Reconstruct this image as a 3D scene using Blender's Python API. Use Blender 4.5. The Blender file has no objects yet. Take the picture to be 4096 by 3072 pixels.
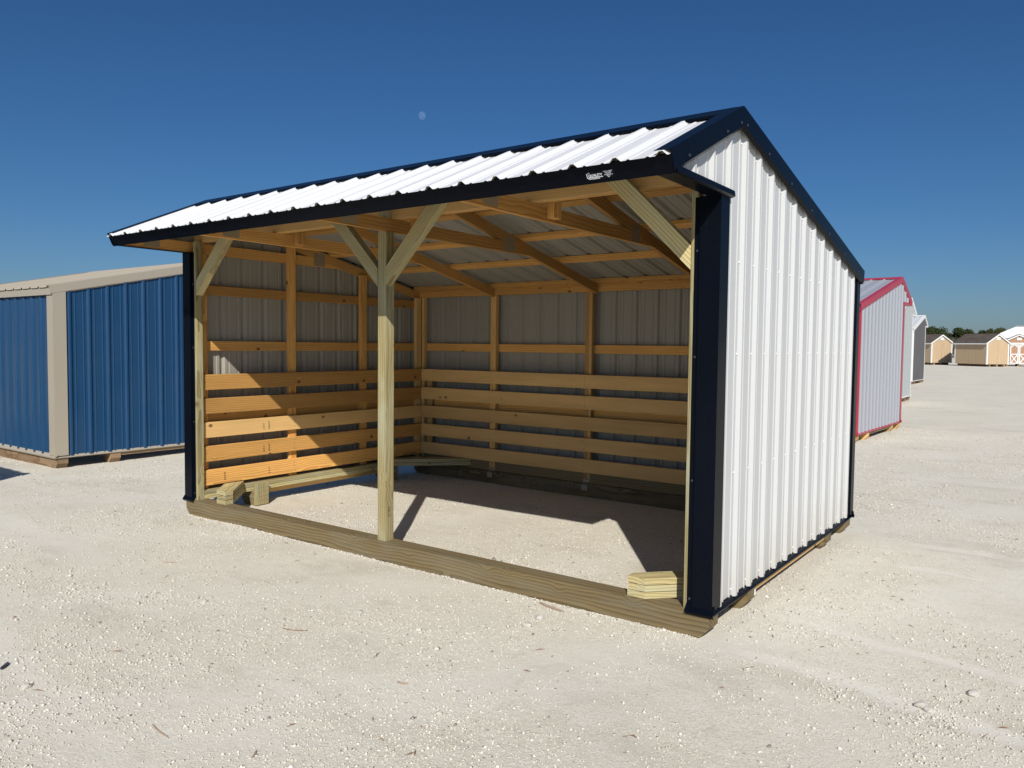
import bpy, math, random
import numpy as np
from mathutils import Matrix, Vector, noise as mnoise

random.seed(7)
rng = np.random.default_rng(7)
sc = bpy.context.scene
col = sc.collection

# ------------------------------------------------------------------ camera
cam_data = bpy.data.cameras.new('camera')
cam = bpy.data.objects.new('camera', cam_data)
col.objects.link(cam)
CP = Vector((6.3888, -3.8544, 1.5244))
yaw, pitch, roll = math.radians(36.1827), math.radians(-2.8805), math.radians(0.6026)
fwd = Vector((-math.sin(yaw) * math.cos(pitch), math.cos(yaw) * math.cos(pitch), math.sin(pitch)))
rt = Vector((math.cos(yaw), math.sin(yaw), 0))
up = rt.cross(fwd)
rt2 = rt * math.cos(roll) + up * math.sin(roll)
up2 = -rt * math.sin(roll) + up * math.cos(roll)
cam.matrix_world = Matrix(((rt2.x, up2.x, -fwd.x, CP.x), (rt2.y, up2.y, -fwd.y, CP.y),
                           (rt2.z, up2.z, -fwd.z, CP.z), (0, 0, 0, 1)))
cam_data.sensor_width = 36.0
cam_data.lens = 3118.5 / 4096 * 36.0
cam_data.clip_start = 0.05
cam_data.clip_end = 9000
sc.camera = cam

# ------------------------------------------------------------------ sun and sky
SUN = Vector((0.80, -1.085, 1.0)).normalized()
sun_data = bpy.data.lights.new('sun', 'SUN')
sun_data.energy = 4.8
sun_data.angle = math.radians(0.5)
sun_data.color = (1.0, 0.955, 0.885)
sun = bpy.data.objects.new('sun', sun_data)
col.objects.link(sun)
sun.rotation_euler = SUN.to_track_quat('Z', 'Y').to_euler()
sun.location = (12, -16, 15)

world = bpy.data.worlds.new('World')
sc.world = world
world.use_nodes = True
wn = world.node_tree.nodes
wn.clear()
sky = wn.new('ShaderNodeTexSky')
sky.sky_type = 'NISHITA'
sky.sun_disc = False
sky.sun_elevation = math.asin(SUN.z)
sky.sun_rotation = math.atan2(SUN.x, SUN.y)
sky.altitude = 200
sky.air_density = 1.0
sky.dust_density = 0.8
sky.ozone_density = 10.0
bg = wn.new('ShaderNodeBackground')
bg.inputs['Strength'].default_value = 0.064
wo = wn.new('ShaderNodeOutputWorld')
hs = wn.new('ShaderNodeHueSaturation')
hs.inputs['Saturation'].default_value = 1.09
world.node_tree.links.new(sky.outputs[0], hs.inputs['Color'])
world.node_tree.links.new(hs.outputs[0], bg.inputs[0])
world.node_tree.links.new(bg.outputs[0], wo.inputs[0])

sc.view_settings.view_transform = 'Standard'
sc.view_settings.look = 'None'
sc.view_settings.exposure = 0.0
sc.view_settings.gamma = 1.0
sc.render.engine = 'CYCLES'
sc.cycles.max_bounces = 7
sc.cycles.diffuse_bounces = 2
sc.cycles.glossy_bounces = 3
sc.cycles.use_denoising = True


# ------------------------------------------------------------------ material helpers
class NT:
    def __init__(self, name):
        self.m = bpy.data.materials.new(name)
        self.m.use_nodes = True
        self.t = self.m.node_tree
        self.t.nodes.clear()
        self.out = self.n('ShaderNodeOutputMaterial')

    def n(self, typ, **kw):
        nd = self.t.nodes.new(typ)
        for k, v in kw.items():
            setattr(nd, k, v)
        return nd

    def set(self, sock, v):
        if isinstance(v, bpy.types.NodeSocket):
            self.t.links.new(v, sock)
        else:
            sock.default_value = v

    def math(self, op, a, b=0.0, c=0.0, clamp=False):
        nd = self.n('ShaderNodeMath', operation=op, use_clamp=clamp)
        self.set(nd.inputs[0], a)
        self.set(nd.inputs[1], b)
        self.set(nd.inputs[2], c)
        return nd.outputs[0]

    def mix(self, f, a, b, mode='MIX'):
        nd = self.n('ShaderNodeMix', data_type='RGBA', blend_type=mode)
        self.set(nd.inputs[0], f)
        self.set(nd.inputs[6], a if isinstance(a, bpy.types.NodeSocket) else (*a, 1))
        self.set(nd.inputs[7], b if isinstance(b, bpy.types.NodeSocket) else (*b, 1))
        return nd.outputs[2]

    def noise(self, vec, scale, detail=3.0, rough=0.55, dist=0.0):
        nd = self.n('ShaderNodeTexNoise')
        self.set(nd.inputs['Vector'], vec)
        nd.inputs['Scale'].default_value = scale
        nd.inputs['Detail'].default_value = detail
        nd.inputs['Roughness'].default_value = rough
        nd.inputs['Distortion'].default_value = dist
        return nd.outputs[0]

    def voro(self, vec, scale, feature='F1', out='Distance', rnd=1.0):
        nd = self.n('ShaderNodeTexVoronoi', feature=feature)
        self.set(nd.inputs['Vector'], vec)
        nd.inputs['Scale'].default_value = scale
        nd.inputs['Randomness'].default_value = rnd
        return nd.outputs[out]

    def ramp(self, f, lo, hi, smooth=True):
        nd = self.n('ShaderNodeMapRange', interpolation_type='SMOOTHSTEP' if smooth else 'LINEAR')
        self.set(nd.inputs[0], f)
        nd.inputs[1].default_value = lo
        nd.inputs[2].default_value = hi
        return nd.outputs[0]

    def mapping(self, vec, loc=(0, 0, 0), scale=(1, 1, 1), rot=(0, 0, 0)):
        nd = self.n('ShaderNodeMapping')
        self.set(nd.inputs[0], vec)
        self.set(nd.inputs[1], loc)
        nd.inputs[2].default_value = rot
        nd.inputs[3].default_value = scale
        return nd.outputs[0]

    def bump(self, h, strength, distance):
        nd = self.n('ShaderNodeBump')
        self.set(nd.inputs['Height'], h)
        nd.inputs['Strength'].default_value = strength
        nd.inputs['Distance'].default_value = distance
        return nd.outputs[0]

    def finish(self, color, rough=0.6, normal=None, metallic=0.0, spec=0.5):
        p = self.n('ShaderNodeBsdfPrincipled')
        self.set(p.inputs['Base Color'], color if isinstance(color, bpy.types.NodeSocket) else (*color, 1))
        self.set(p.inputs['Roughness'], rough)
        p.inputs['Metallic'].default_value = metallic
        p.inputs['Specular IOR Level'].default_value = spec
        if normal is not None:
            self.t.links.new(normal, p.inputs['Normal'])
        self.t.links.new(p.outputs[0], self.out.inputs[0])
        return self.m


def obj_coords(T):
    tc = T.n('ShaderNodeTexCoord')
    return tc.outputs['Object']


def wood_mat(name, early, late, knot, knots=1.0, weather=(0.5, 0.5, 0.5), wf=0.0, rough=0.7, ring=20.0, late_amt=0.9, tone=0.30):
    """pine board: local X is the length of the board"""
    T = NT(name)
    oc = obj_coords(T)
    oi = T.n('ShaderNodeObjectInfo')
    rnd = oi.outputs['Random']
    cv = T.n('ShaderNodeCombineXYZ')
    T.set(cv.inputs[0], T.math('MULTIPLY', rnd, 37.0))
    T.set(cv.inputs[1], T.math('ADD', T.math('MULTIPLY', T.math('FRACT', T.math('MULTIPLY', rnd, 13.7)), 0.10), -0.05))
    T.set(cv.inputs[2], T.math('ADD', T.math('MULTIPLY', T.math('FRACT', T.math('MULTIPLY', rnd, 29.3)), 0.08), 0.03))
    p = T.n('ShaderNodeVectorMath', operation='ADD')
    T.set(p.inputs[0], oc)
    T.set(p.inputs[1], cv.outputs[0])
    P = p.outputs[0]
    # slow wander of the pith plus swirl round the knots
    wob = T.mapping(P, scale=(1.6, 5, 5))
    wn1 = T.n('ShaderNodeTexNoise')
    T.set(wn1.inputs['Vector'], wob)
    wn1.inputs['Scale'].default_value = 1.0
    wn1.inputs['Detail'].default_value = 2.0
    kv = T.n('ShaderNodeTexVoronoi', feature='F1')
    T.set(kv.inputs['Vector'], T.mapping(P, scale=(4.4, 6.0, 6.0)))
    kv.inputs['Scale'].default_value = 1.0
    kv.inputs['Randomness'].default_value = 0.9
    kd = kv.outputs['Distance']
    kf = T.ramp(kd, 0.34, 0.0)
    off = T.n('ShaderNodeVectorMath', operation='MULTIPLY_ADD')
    T.set(off.inputs[0], wn1.outputs['Color'])
    off.inputs[1].default_value = (0.0, 0.05, 0.05)
    T.set(off.inputs[2], T.mapping(P, scale=(0.12, 1, 1)))
    w = T.n('ShaderNodeTexWave', wave_type='RINGS', rings_direction='X', wave_profile='SAW')
    T.set(w.inputs['Vector'], off.outputs[0])
    w.inputs['Scale'].default_value = ring
    w.inputs['Distortion'].default_value = 2.6
    w.inputs['Detail'].default_value = 2.0
    w.inputs['Detail Scale'].default_value = 1.4
    T.set(w.inputs['Phase Offset'], T.math('MULTIPLY', kf, 9.0 * knots))
    lat = T.math('POWER', w.outputs['Fac'], 2.2)
    fib = T.noise(T.mapping(P, scale=(7, 260, 260)), 1.0, 3, 0.6)
    c = T.mix(T.math('MULTIPLY', lat, late_amt), early, late)
    c = T.mix(T.math('MULTIPLY', T.ramp(fib, 0.35, 0.75), 0.22), c, late)
    # board to board tone
    tn = T.math('ADD', T.math('MULTIPLY', T.math('FRACT', T.math('MULTIPLY', rnd, 71.1)), tone * 2), 1 - tone)
    big = T.noise(T.mapping(P, scale=(1.2, 9, 9)), 1.0, 2)
    tn = T.math('MULTIPLY', tn, T.math('ADD', T.math('MULTIPLY', big, 0.50), 0.75))
    g = T.n('ShaderNodeHueSaturation')
    T.set(g.inputs['Value'], tn)
    T.set(g.inputs['Color'], c)
    c = g.outputs[0]
    kc = T.math('MULTIPLY', T.ramp(kd, 0.115, 0.07), knots, clamp=True)
    rare = T.ramp(T.voro(T.mapping(P, scale=(4.4, 6.0, 6.0)), 1.0, out='Color') if False else kv.outputs['Color'], 0.36, 0.41)
    kc = T.math('MULTIPLY', kc, rare)
    c = T.mix(T.math('MULTIPLY', kc, 0.85), c, knot)
    if wf > 0:
        wz = T.ramp(T.noise(T.mapping(P, scale=(2.2, 12, 12)), 1.0, 4), 0.40, 0.72)
        c = T.mix(T.math('MULTIPLY', wz, wf), c, weather)
    bh = T.math('ADD', T.math('MULTIPLY', lat, 0.5), T.math('MULTIPLY', fib, 0.8))
    return T.finish(c, rough, T.bump(bh, 0.25, 0.0015), spec=0.3)


def paint_metal(name, c, rough=0.38, dirt=0.06, dirt_c=(0.55, 0.5, 0.42), spec=0.5, wave=0.06, streak=0.0, splash=0.0):
    T = NT(name)
    oc = obj_coords(T)
    n1 = T.noise(oc, 1.7, 4)
    n2 = T.noise(oc, 55.0, 3)
    f = T.math('MULTIPLY', T.math('MULTIPLY', T.ramp(n1, 0.35, 0.75), T.ramp(n2, 0.3, 0.7)), dirt)
    c2 = T.mix(f, c, dirt_c)
    if streak:
        st = T.noise(T.mapping(oc, scale=(30, 30, 0.7)), 1.0, 3)
        c2 = T.mix(T.math('MULTIPLY', T.ramp(st, 0.5, 0.8), streak), c2, dirt_c)
    if splash:
        # limestone dust thrown up along the foot of the wall
        sz = T.n('ShaderNodeSeparateXYZ')
        T.set(sz.inputs[0], oc)
        hz = T.math('ADD', sz.outputs[2], T.math('MULTIPLY', T.noise(oc, 6.0, 4), 0.35))
        c2 = T.mix(T.math('MULTIPLY', T.ramp(hz, 0.72, 0.25), splash), c2, (0.46, 0.42, 0.34))
    bmp = T.bump(T.noise(oc, 4.5, 2), wave, 0.004)
    r = T.math('ADD', T.math('MULTIPLY', n2, 0.12), rough - 0.06)
    return T.finish(c2, r, bmp, spec=spec)


def plain(name, c, rough=0.6, metallic=0.0, vary=0.15, scale=30.0, spec=0.5, bump=0.0):
    T = NT(name)
    oc = obj_coords(T)
    n = T.noise(oc, scale, 4)
    dark = tuple(v * (1 - vary) for v in c)
    lite = tuple(min(1, v * (1 + vary)) for v in c)
    return T.finish(T.mix(n, dark, lite), rough, T.bump(n, bump, 0.003) if bump else None, metallic, spec)


M = {}
M['pine'] = wood_mat('pine lumber', (0.72, 0.405, 0.125), (0.44, 0.19, 0.045), (0.13, 0.05, 0.02))
M['pine_pale'] = wood_mat('pale pine lumber', (0.66, 0.425, 0.175), (0.49, 0.275, 0.095), (0.16, 0.07, 0.03), late_amt=0.5)
M['treated'] = wood_mat('treated pine', (0.50, 0.425, 0.215), (0.23, 0.165, 0.065), (0.12, 0.06, 0.025), 0.8,
                        weather=(0.44, 0.47, 0.34), wf=0.5, ring=17)
M['skid'] = wood_mat('treated skid timber', (0.275, 0.205, 0.100), (0.085, 0.058, 0.024), (0.07, 0.04, 0.02), 0.9,
                     weather=(0.20, 0.20, 0.15), wf=0.35, rough=0.85, ring=15, late_amt=0.85)
M['skid_brown'] = wood_mat('brown treated skid', (0.36, 0.25, 0.15), (0.17, 0.10, 0.05), (0.08, 0.04, 0.02), 0.9, rough=0.85, ring=22)
M['white'] = paint_metal('white painted steel', (0.555, 0.565, 0.565), 0.42, 0.10, splash=0.4)
M['sunlit_white'] = paint_metal('white steel lightened as sunlit roof', (0.67, 0.68, 0.69), 0.40, 0.05)  # same white paint as the walls, lightened to paint in the stronger sun
M['back'] = paint_metal('primer grey sheet back', (0.33, 0.31, 0.265), 0.55, 0.1, (0.3, 0.28, 0.25))
M['navy'] = paint_metal('navy black trim', (0.0023, 0.0038, 0.0080), 0.30, 0.01, (0.2, 0.2, 0.2), spec=0.07)
M['blue'] = paint_metal('blue painted steel', (0.011, 0.058, 0.140), 0.36, 0.04, (0.3, 0.33, 0.36), spec=0.3, streak=0.03)
M['almond'] = paint_metal('almond painted steel', (0.40, 0.355, 0.28), 0.42, 0.06)
M['galv'] = paint_metal('pale galvanised steel', (0.34, 0.355, 0.39), 0.34, 0.1, (0.35, 0.36, 0.38))
M['red'] = paint_metal('red painted trim', (0.42, 0.028, 0.055), 0.35, 0.08, (0.6, 0.4, 0.4))
M['sage'] = paint_metal('grey green painted steel', (0.34, 0.37, 0.375), 0.45, 0.06)
M['charcoal'] = paint_metal('charcoal painted steel', (0.085, 0.085, 0.092), 0.55, 0.06)
M['ash'] = paint_metal('light grey steel roof', (0.58, 0.62, 0.65), 0.40, 0.06)
M['trim_white'] = paint_metal('white trim', (0.80, 0.80, 0.78), 0.45, 0.05)
M['plate'] = plain('galvanised nail plate', (0.36, 0.29, 0.19), 0.55, 0.2, 0.3, 120)
M['strap'] = plain('bright galvanised strap', (0.30, 0.29, 0.26), 0.45, 0.5, 0.35, 90)
M['screw_w'] = plain('white screw', (0.78, 0.78, 0.76), 0.4)
M['screw_n'] = plain('dark screw', (0.03, 0.035, 0.05), 0.4)
M['ink'] = plain('stamp ink', (0.035, 0.022, 0.016), 0.8)
M['nail'] = plain('nail hole', (0.06, 0.035, 0.02), 0.7)
M['decal_bg'] = plain('decal dark ground', (0.003, 0.005, 0.011), 0.35, spec=0.1)
M['decal_w'] = plain('decal white print', (0.80, 0.82, 0.86), 0.4, vary=0.03)
M['tape'] = plain('white tag', (0.8, 0.8, 0.78), 0.5, vary=0.05)


# ------------------------------------------------------------------ mesh helpers
def new_obj(name, mesh, parent=None, mat=None, matrix=None):
    o = bpy.data.objects.new(name, mesh)
    col.objects.link(o)
    if parent is not None:
        o.parent = parent
    if matrix is not None:
        o.matrix_basis = matrix
    if mat is not None and mesh is not None and not mesh.materials:
        mesh.materials.append(mat)
    return o


def empty(name, loc=(0, 0, 0), rz=0.0, parent=None, sz=1.0):
    o = bpy.data.objects.new(name, None)
    o.empty_display_size = 0.2
    col.objects.link(o)
    o.location = loc
    o.rotation_euler = (0, 0, rz)
    o.scale = (1, 1, sz)
    if parent is not None:
        o.parent = parent
    return o


def tag(o, label, cat, group=None, kind=None):
    o['label'] = label
    o['category'] = cat
    if group:
        o['group'] = group
    if kind:
        o['kind'] = kind
    return o


def mesh_from(name, verts, faces, mat=None, mats=None, fmat=None, smooth=False):
    me = bpy.data.meshes.new(name)
    me.from_pydata([tuple(v) for v in verts], [], faces)
    if mats:
        for m in mats:
            me.materials.append(m)
        if fmat is not None:
            me.polygons.foreach_set('material_index', fmat)
    elif mat:
        me.materials.append(mat)
    if smooth:
        me.polygons.foreach_set('use_smooth', [True] * len(me.polygons))
    me.update()
    return me


BOX_CACHE = {}


def box_mesh(lx, ly, lz, mat, c=0.003):
    key = (round(lx, 4), round(ly, 4), round(lz, 4), mat.name, c)
    if key in BOX_CACHE:
        return BOX_CACHE[key]
    a, b, d = lx / 2, ly / 2, lz / 2
    c = min(c, 0.3 * min(lx, ly, lz))
    # a box with its four long edges eased (octagonal section) : 16 verts
    sec = [(b - c, -d), (b, -d + c), (b, d - c), (b - c, d), (-b + c, d), (-b, d - c), (-b, -d + c), (-b + c, -d)]
    V = [(-a, y, z) for y, z in sec] + [(a, y, z) for y, z in sec]
    F = [(i, (i + 1) % 8, 8 + (i + 1) % 8, 8 + i) for i in range(8)]
    F.append(tuple(range(7, -1, -1)))
    F.append(tuple(range(8, 16)))
    me = mesh_from('board', V, F, mat)
    BOX_CACHE[key] = me
    return me


AX = {'x': Matrix.Identity(3),
      'y': Matrix(((0, -1, 0), (1, 0, 0), (0, 0, 1))),
      'z': Matrix(((0, 0, -1), (0, 1, 0), (1, 0, 0)))}


def board(name, parent, b, axis, mat, c=0.003, jit=0.0):
    """b = x0,x1,y0,y1,z0,z1 in the parent's space; axis = direction of the grain"""
    x0, x1, y0, y1, z0, z1 = b
    s = (abs(x1 - x0), abs(y1 - y0), abs(z1 - z0))
    if axis == 'x':
        d = s
    elif axis == 'y':
        d = (s[1], s[0], s[2])
    else:
        d = (s[2], s[1], s[0])
    me = box_mesh(*d, mat, c)
    R = AX[axis].to_4x4()
    if jit:
        R = R @ Matrix.Rotation(random.uniform(-jit, jit), 4, 'Z')
    m = Matrix.Translation(((x0 + x1) / 2, (y0 + y1) / 2, (z0 + z1) / 2)) @ R
    return new_obj(name, me, parent, None, m)


def prism(name, parent, pts, t0, t1, frame, mat):
    """polygon pts (u,v) extruded from t0 to t1. frame maps local (u,t,v) -> parent space; local X = u"""
    n = len(pts)
    area = sum(pts[i][0] * pts[(i + 1) % n][1] - pts[(i + 1) % n][0] * pts[i][1] for i in range(n))
    if area < 0:
        pts = pts[::-1]
    V = [(u, t0, v) for u, v in pts] + [(u, t1, v) for u, v in pts]
    F = [tuple(range(n)), tuple(range(2 * n - 1, n - 1, -1))]
    F += [(i, n + i, n + (i + 1) % n, (i + 1) % n) for i in range(n)]
    me = mesh_from(name, V, F, mat)
    return new_obj(name, me, parent, None, frame)


FRAME_YZ = Matrix(((0, -1, 0, 0), (1, 0, 0, 0), (0, 0, 1, 0), (0, 0, 0, 1)))  # u->+Y, t->-X, v->+Z


def yz_prism(name, parent, pts, x0, x1, mat, along=None):
    """polygon in the YZ plane between x0 and x1; along = (y,z) direction used as the grain axis"""
    if along is None:
        return prism(name, parent, pts, -x1, -x0, FRAME_YZ, mat)
    a = math.atan2(along[1], along[0])
    ca, sa = math.cos(a), math.sin(a)
    q = [(y * ca + z * sa, -y * sa + z * ca) for y, z in pts]
    fr = Matrix(((0, -1, 0, 0), (ca, 0, -sa, 0), (sa, 0, ca, 0), (0, 0, 0, 1)))
    return prism(name, parent, q, -x1, -x0, fr, mat)


def xz_prism(name, parent, pts, y0, y1, mat, along=None):
    a = 0 if along is None else math.atan2(along[1], along[0])
    ca, sa = math.cos(a), math.sin(a)
    q = [(x * ca + z * sa, -x * sa + z * ca) for x, z in pts]
    fr = Matrix(((ca, 0, -sa, 0), (0, 1, 0, 0), (sa, 0, ca, 0), (0, 0, 0, 1)))
    return prism(name, parent, q, y0, y1, fr, mat)


PITCH = 0.2286


def rib_h(s):
    """height of the ribbed sheet at offset s from the nearest big rib"""
    s = (s + PITCH / 2) % PITCH - PITCH / 2
    a = abs(s)
    if a < 0.0095:
        return 0.019
    if a < 0.029:
        return 0.019 * (0.029 - a) / 0.0195
    for cc in (0.066,):
        d = abs(a - cc)
        if d < 0.005:
            return 0.0042
        if d < 0.0105:
            return 0.0042 * (0.0105 - d) / 0.0055
    return 0.0


RIB_PTS = sorted([k * v for v in (0.0095, 0.029, 0.0555, 0.061, 0.071, 0.0765) for k in (-1, 1)])


def sheet(name, parent, u0, u1, phase, lo, hi, org, U, V, N, mats, extra=(), thick=0.0012):
    """ribbed sheet between u0,u1 (ribs at phase + k*PITCH); lo(u)/hi(u) give its lower and upper end along V"""
    us = {u0, u1}
    k0 = int(math.floor((u0 - phase) / PITCH)) - 1
    k1 = int(math.ceil((u1 - phase) / PITCH)) + 1
    for k in range(k0, k1 + 1):
        for r in RIB_PTS:
            u = phase + k * PITCH + r
            if u0 + 1e-4 < u < u1 - 1e-4:
                us.add(round(u, 5))
    for e in extra:
        if u0 < e < u1:
            us.add(e)
    us = sorted(us)
    U, V, N, org = Vector(U), Vector(V), Vector(N), Vector(org)
    n = len(us)
    P = []
    for off in (0.0, -thick):
        for f in (lo, hi):
            for u in us:
                P.append(org + U * u + V * f(u) + N * (rib_h(u - phase) + off))
    F, fm = [], []
    flip = U.cross(V).dot(N) < 0
    for i in range(n - 1):
        a, b, c, d = i, i + 1, n + i + 1, n + i
        e, f_, g, h = 2 * n + i, 2 * n + i + 1, 3 * n + i + 1, 3 * n + i
        for q, m in (((a, b, c, d), 0), ((e, h, g, f_), 1), ((a, e, f_, b), 0), ((d, c, g, h), 0)):
            F.append(q[::-1] if flip else q)
            fm.append(m)
    for i in (0, n - 1):
        q = (i, n + i, 3 * n + i, 2 * n + i)
        F.append(q)
        fm.append(0)
    me = mesh_from(name, P, F, None, mats, fm)
    return new_obj(name, me, parent)


def sheets(name, parent, u0, u1, phase, lo, hi, org, U, V, N, mats, extra=(), start=None, every=4):
    """a wall or roof slope as sheets three feet wide, lapped on the ribs"""
    cuts = [u0]
    k = math.ceil((u0 + 0.2 - phase) / PITCH) if start is None else start
    while phase + k * PITCH + 0.02 < u1 - 0.15:
        cuts.append(phase + k * PITCH + 0.0095)
        k += every
    cuts.append(u1)
    Nv = Vector(N)
    for i in range(len(cuts) - 1):
        o2 = Vector(org) + Nv * (0.0016 * (i % 2))
        sheet(name, parent, cuts[i] - (0.001 if i else 0), cuts[i + 1], phase, lo, hi, o2, U, V, N, mats, extra)


def strip(name, parent, prof, frame_org, A, B, L0, L1, Dv, mat, t=0.0018):
    """bent metal trim: open profile [(a,b),...] with a thickness, run from L0 to L1 along Dv"""
    A, B, Dv, frame_org = Vector(A), Vector(B), Vector(Dv), Vector(frame_org)
    n = len(prof)
    nor = []
    for i in range(n):
        p0 = prof[max(0, i - 1)]
        p1 = prof[min(n - 1, i + 1)]
        dx, dy = p1[0] - p0[0], p1[1] - p0[1]
        l = math.hypot(dx, dy) or 1
        nor.append((-dy / l, dx / l))
    ring = list(prof) + [(prof[i][0] - nor[i][0] * t, prof[i][1] - nor[i][1] * t) for i in range(n - 1, -1, -1)]
    m = len(ring)
    Vv = [frame_org + A * a + B * b + Dv * L for L in (L0, L1) for a, b in ring]
    F = [(i, (i + 1) % m, m + (i + 1) % m, m + i) for i in range(m)]
    for i in range(n - 1):
        F.append((i, m - 1 - i, m - 2 - i, i + 1))
        F.append((m + i, m + i + 1, 2 * m - 2 - i, 2 * m - 1 - i))
    me = mesh_from(name, Vv, F, mat)
    return new_obj(name, me, parent)


def dots(name, parent, pts, axis, r, h, mat, sides=6):
    """many small screw or nail heads as one part"""
    V, F = [], []
    ax = Vector(axis).normalized()
    t = ax.orthogonal().normalized()
    b = ax.cross(t)
    for p in pts:
        p = Vector(p)
        k = len(V)
        for s, hh in ((1.0, 0), (0.75, h)):
            for i in range(sides):
                a = 2 * math.pi * i / sides
                V.append(p + (t * math.cos(a) + b * math.sin(a)) * r * s + ax * hh)
        for i in range(sides):
            j = (i + 1) % sides
            F.append((k + i, k + j, k + sides + j, k + sides + i))
        F.append(tuple(k + sides + i for i in range(sides)))
    o = new_obj(name, mesh_from(name, V, F, mat), parent)
    o['kind'] = 'stuff'
    return o


def text_mesh(body, size, bold=0.0, space=1.0):
    cu = bpy.data.curves.new('txt', 'FONT')
    cu.body = body
    cu.size = size
    cu.offset = bold
    cu.space_character = space
    cu.extrude = 0.0004
    cu.resolution_u = 2
    o = bpy.data.objects.new('txt', cu)
    col.objects.link(o)
    dg = bpy.context.evaluated_depsgraph_get()
    me = bpy.data.meshes.new_from_object(o.evaluated_get(dg))
    bpy.data.objects.remove(o)
    bpy.data.curves.remove(cu)
    me.materials.clear()
    return me


# ------------------------------------------------------------------ ground
def ground_z(x, y):
    """gentle unevenness, kept below the skids"""
    v = mnoise.noise(Vector((x * 0.45, y * 0.45, 3.1))) * 0.012 + mnoise.noise(Vector((x * 1.7, y * 1.7, 9.0))) * 0.006
    return v - 0.004


def axis_lines(lo, hi, c0, c1, step, grow=1.25):
    a = list(np.arange(c0, c1 + 1e-6, step))
    s, v = step, c1
    while v < hi:
        s *= grow
        v += s
        a.append(v)
    s, v = step, c0
    pre = []
    while v > lo:
        s *= grow
        v -= s
        pre.append(v)
    return np.array(pre[::-1] + a)


gx = axis_lines(-3000, 3000, -9, 11, 0.10)
gy = axis_lines(-600, 4000, -4.5, 16, 0.10)
GV = []
for y in gy:
    for x in gx:
        d = max(0.0, max(abs(x - 1) - 14, abs(y - 6) - 14))
        w = max(0.0, 1 - d / 20)
        GV.append((x, y, ground_z(x, y) * w))
nx = len(gx)
GF = [(j * nx + i, j * nx + i + 1, (j + 1) * nx + i + 1, (j + 1) * nx + i) for j in range(len(gy) - 1) for i in range(nx - 1)]

T = NT('crushed limestone yard')
oc = obj_coords(T)
sep = T.n('ShaderNodeSeparateXYZ')
T.set(sep.inputs[0], oc)
X, Y = sep.outputs[0], sep.outputs[1]
big = T.noise(oc, 0.35, 5, 0.6)
mid = T.noise(oc, 2.3, 5, 0.65)
fine = T.noise(oc, 28.0, 4, 0.7)
grit = T.noise(oc, 120.0, 3, 0.75)
dirt = T.noise(T.mapping(oc, scale=(0.55, 1.5, 1)), 1.0, 6, 0.7)
c = T.mix(T.ramp(big, 0.3, 0.7), (0.635, 0.585, 0.47), (0.71, 0.665, 0.55))
c = T.mix(T.math('MULTIPLY', T.ramp(mid, 0.35, 0.7), 0.5), c, (0.67, 0.635, 0.535))
c = T.mix(T.math('MULTIPLY', T.ramp(fine, 0.40, 0.72), 0.35), c, (0.77, 0.73, 0.62))
c = T.mix(T.math('MULTIPLY', T.ramp(grit, 0.51, 0.62), 0.6), c, (0.78, 0.755, 0.69))
c = T.mix(T.math('MULTIPLY', T.ramp(grit, 0.47, 0.36), 0.5), c, (0.33, 0.30, 0.25))  # shade in the crevices between grains, painted in as dark colour
c = T.mix(T.math('MULTIPLY', T.ramp(dirt, 0.52, 0.66), 0.30), c, (0.42, 0.375, 0.30))
spk = T.noise(oc, 7.0, 6, 0.8)
c = T.mix(T.math('MULTIPLY', T.ramp(spk, 0.54, 0.66), 0.30), c, (0.44, 0.40, 0.33))
c = T.mix(T.math('MULTIPLY', T.ramp(spk, 0.46, 0.36), 0.45), c, (0.78, 0.745, 0.66))
# packed dust: old wheel lanes and the marks the skids left when the sheds were dragged in
lane = T.n('ShaderNodeTexWave', wave_type='BANDS', bands_direction='X')
T.set(lane.inputs['Vector'], T.mapping(oc, rot=(0, 0, math.radians(33))))
lane.inputs['Scale'].default_value = 0.20
lane.inputs['Distortion'].default_value = 5.0
lane.inputs['Detail'].default_value = 3.0
lane.inputs['Detail Scale'].default_value = 0.6
lf = T.math('MULTIPLY', T.ramp(lane.outputs['Fac'], 0.62, 0.95), T.ramp(mid, 0.3, 0.6))
dust = T.math('MULTIPLY', lf, 0.40)
wig = T.math('MULTIPLY', T.math('SUBTRACT', T.noise(oc, 2.2, 5, 0.7), 0.5), 0.26)
LANES = ((-0.03, -0.165, 4.90, 7.6, 0.085, 1.0), (0.56, -0.14, 4.95, 7.6, 0.075, 0.9), (2.15, -0.06, 5.2, 8.6, 0.07, 0.7),
         (2.85, -0.02, 5.3, 9.4, 0.08, 0.6), (-1.00, -0.06, -2.8, 1.6, 0.16, 0.8), (-2.10, -0.12, 0.6, 4.2, 0.12, 0.8),
         (-2.75, -0.10, 1.4, 4.6, 0.10, 0.6), (-0.35, 0.03, -3.6, -1.2, 0.10, 0.6), (4.9, 0.02, 5.0, 11.0, 0.16, 0.6), (6.4, 0.03, 4.5, 12.0, 0.16, 0.6))
for a, b, x0, x1, wd, amt in LANES:
    ln = T.math('ADD', T.math('MULTIPLY', T.math('SUBTRACT', X, x0), b), a)
    dd = T.math('ABSOLUTE', T.math('ADD', T.math('SUBTRACT', Y, ln), wig))
    mk = T.math('MULTIPLY', T.ramp(dd, wd * 1.15, wd * 0.15), T.math('MULTIPLY', T.ramp(X, x0, x0 + 0.25), T.ramp(X, x1, x1 - 1.4)))
    mk = T.math('MULTIPLY', mk, T.ramp(mid, 0.25, 0.5))
    dust = T.math('MAXIMUM', dust, T.math('MULTIPLY', mk, amt * 0.75))
c = T.mix(dust, c, (0.71, 0.68, 0.60))
keep = T.math('SUBTRACT', 1.0, T.math('MULTIPLY', dust, 0.85))
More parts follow.
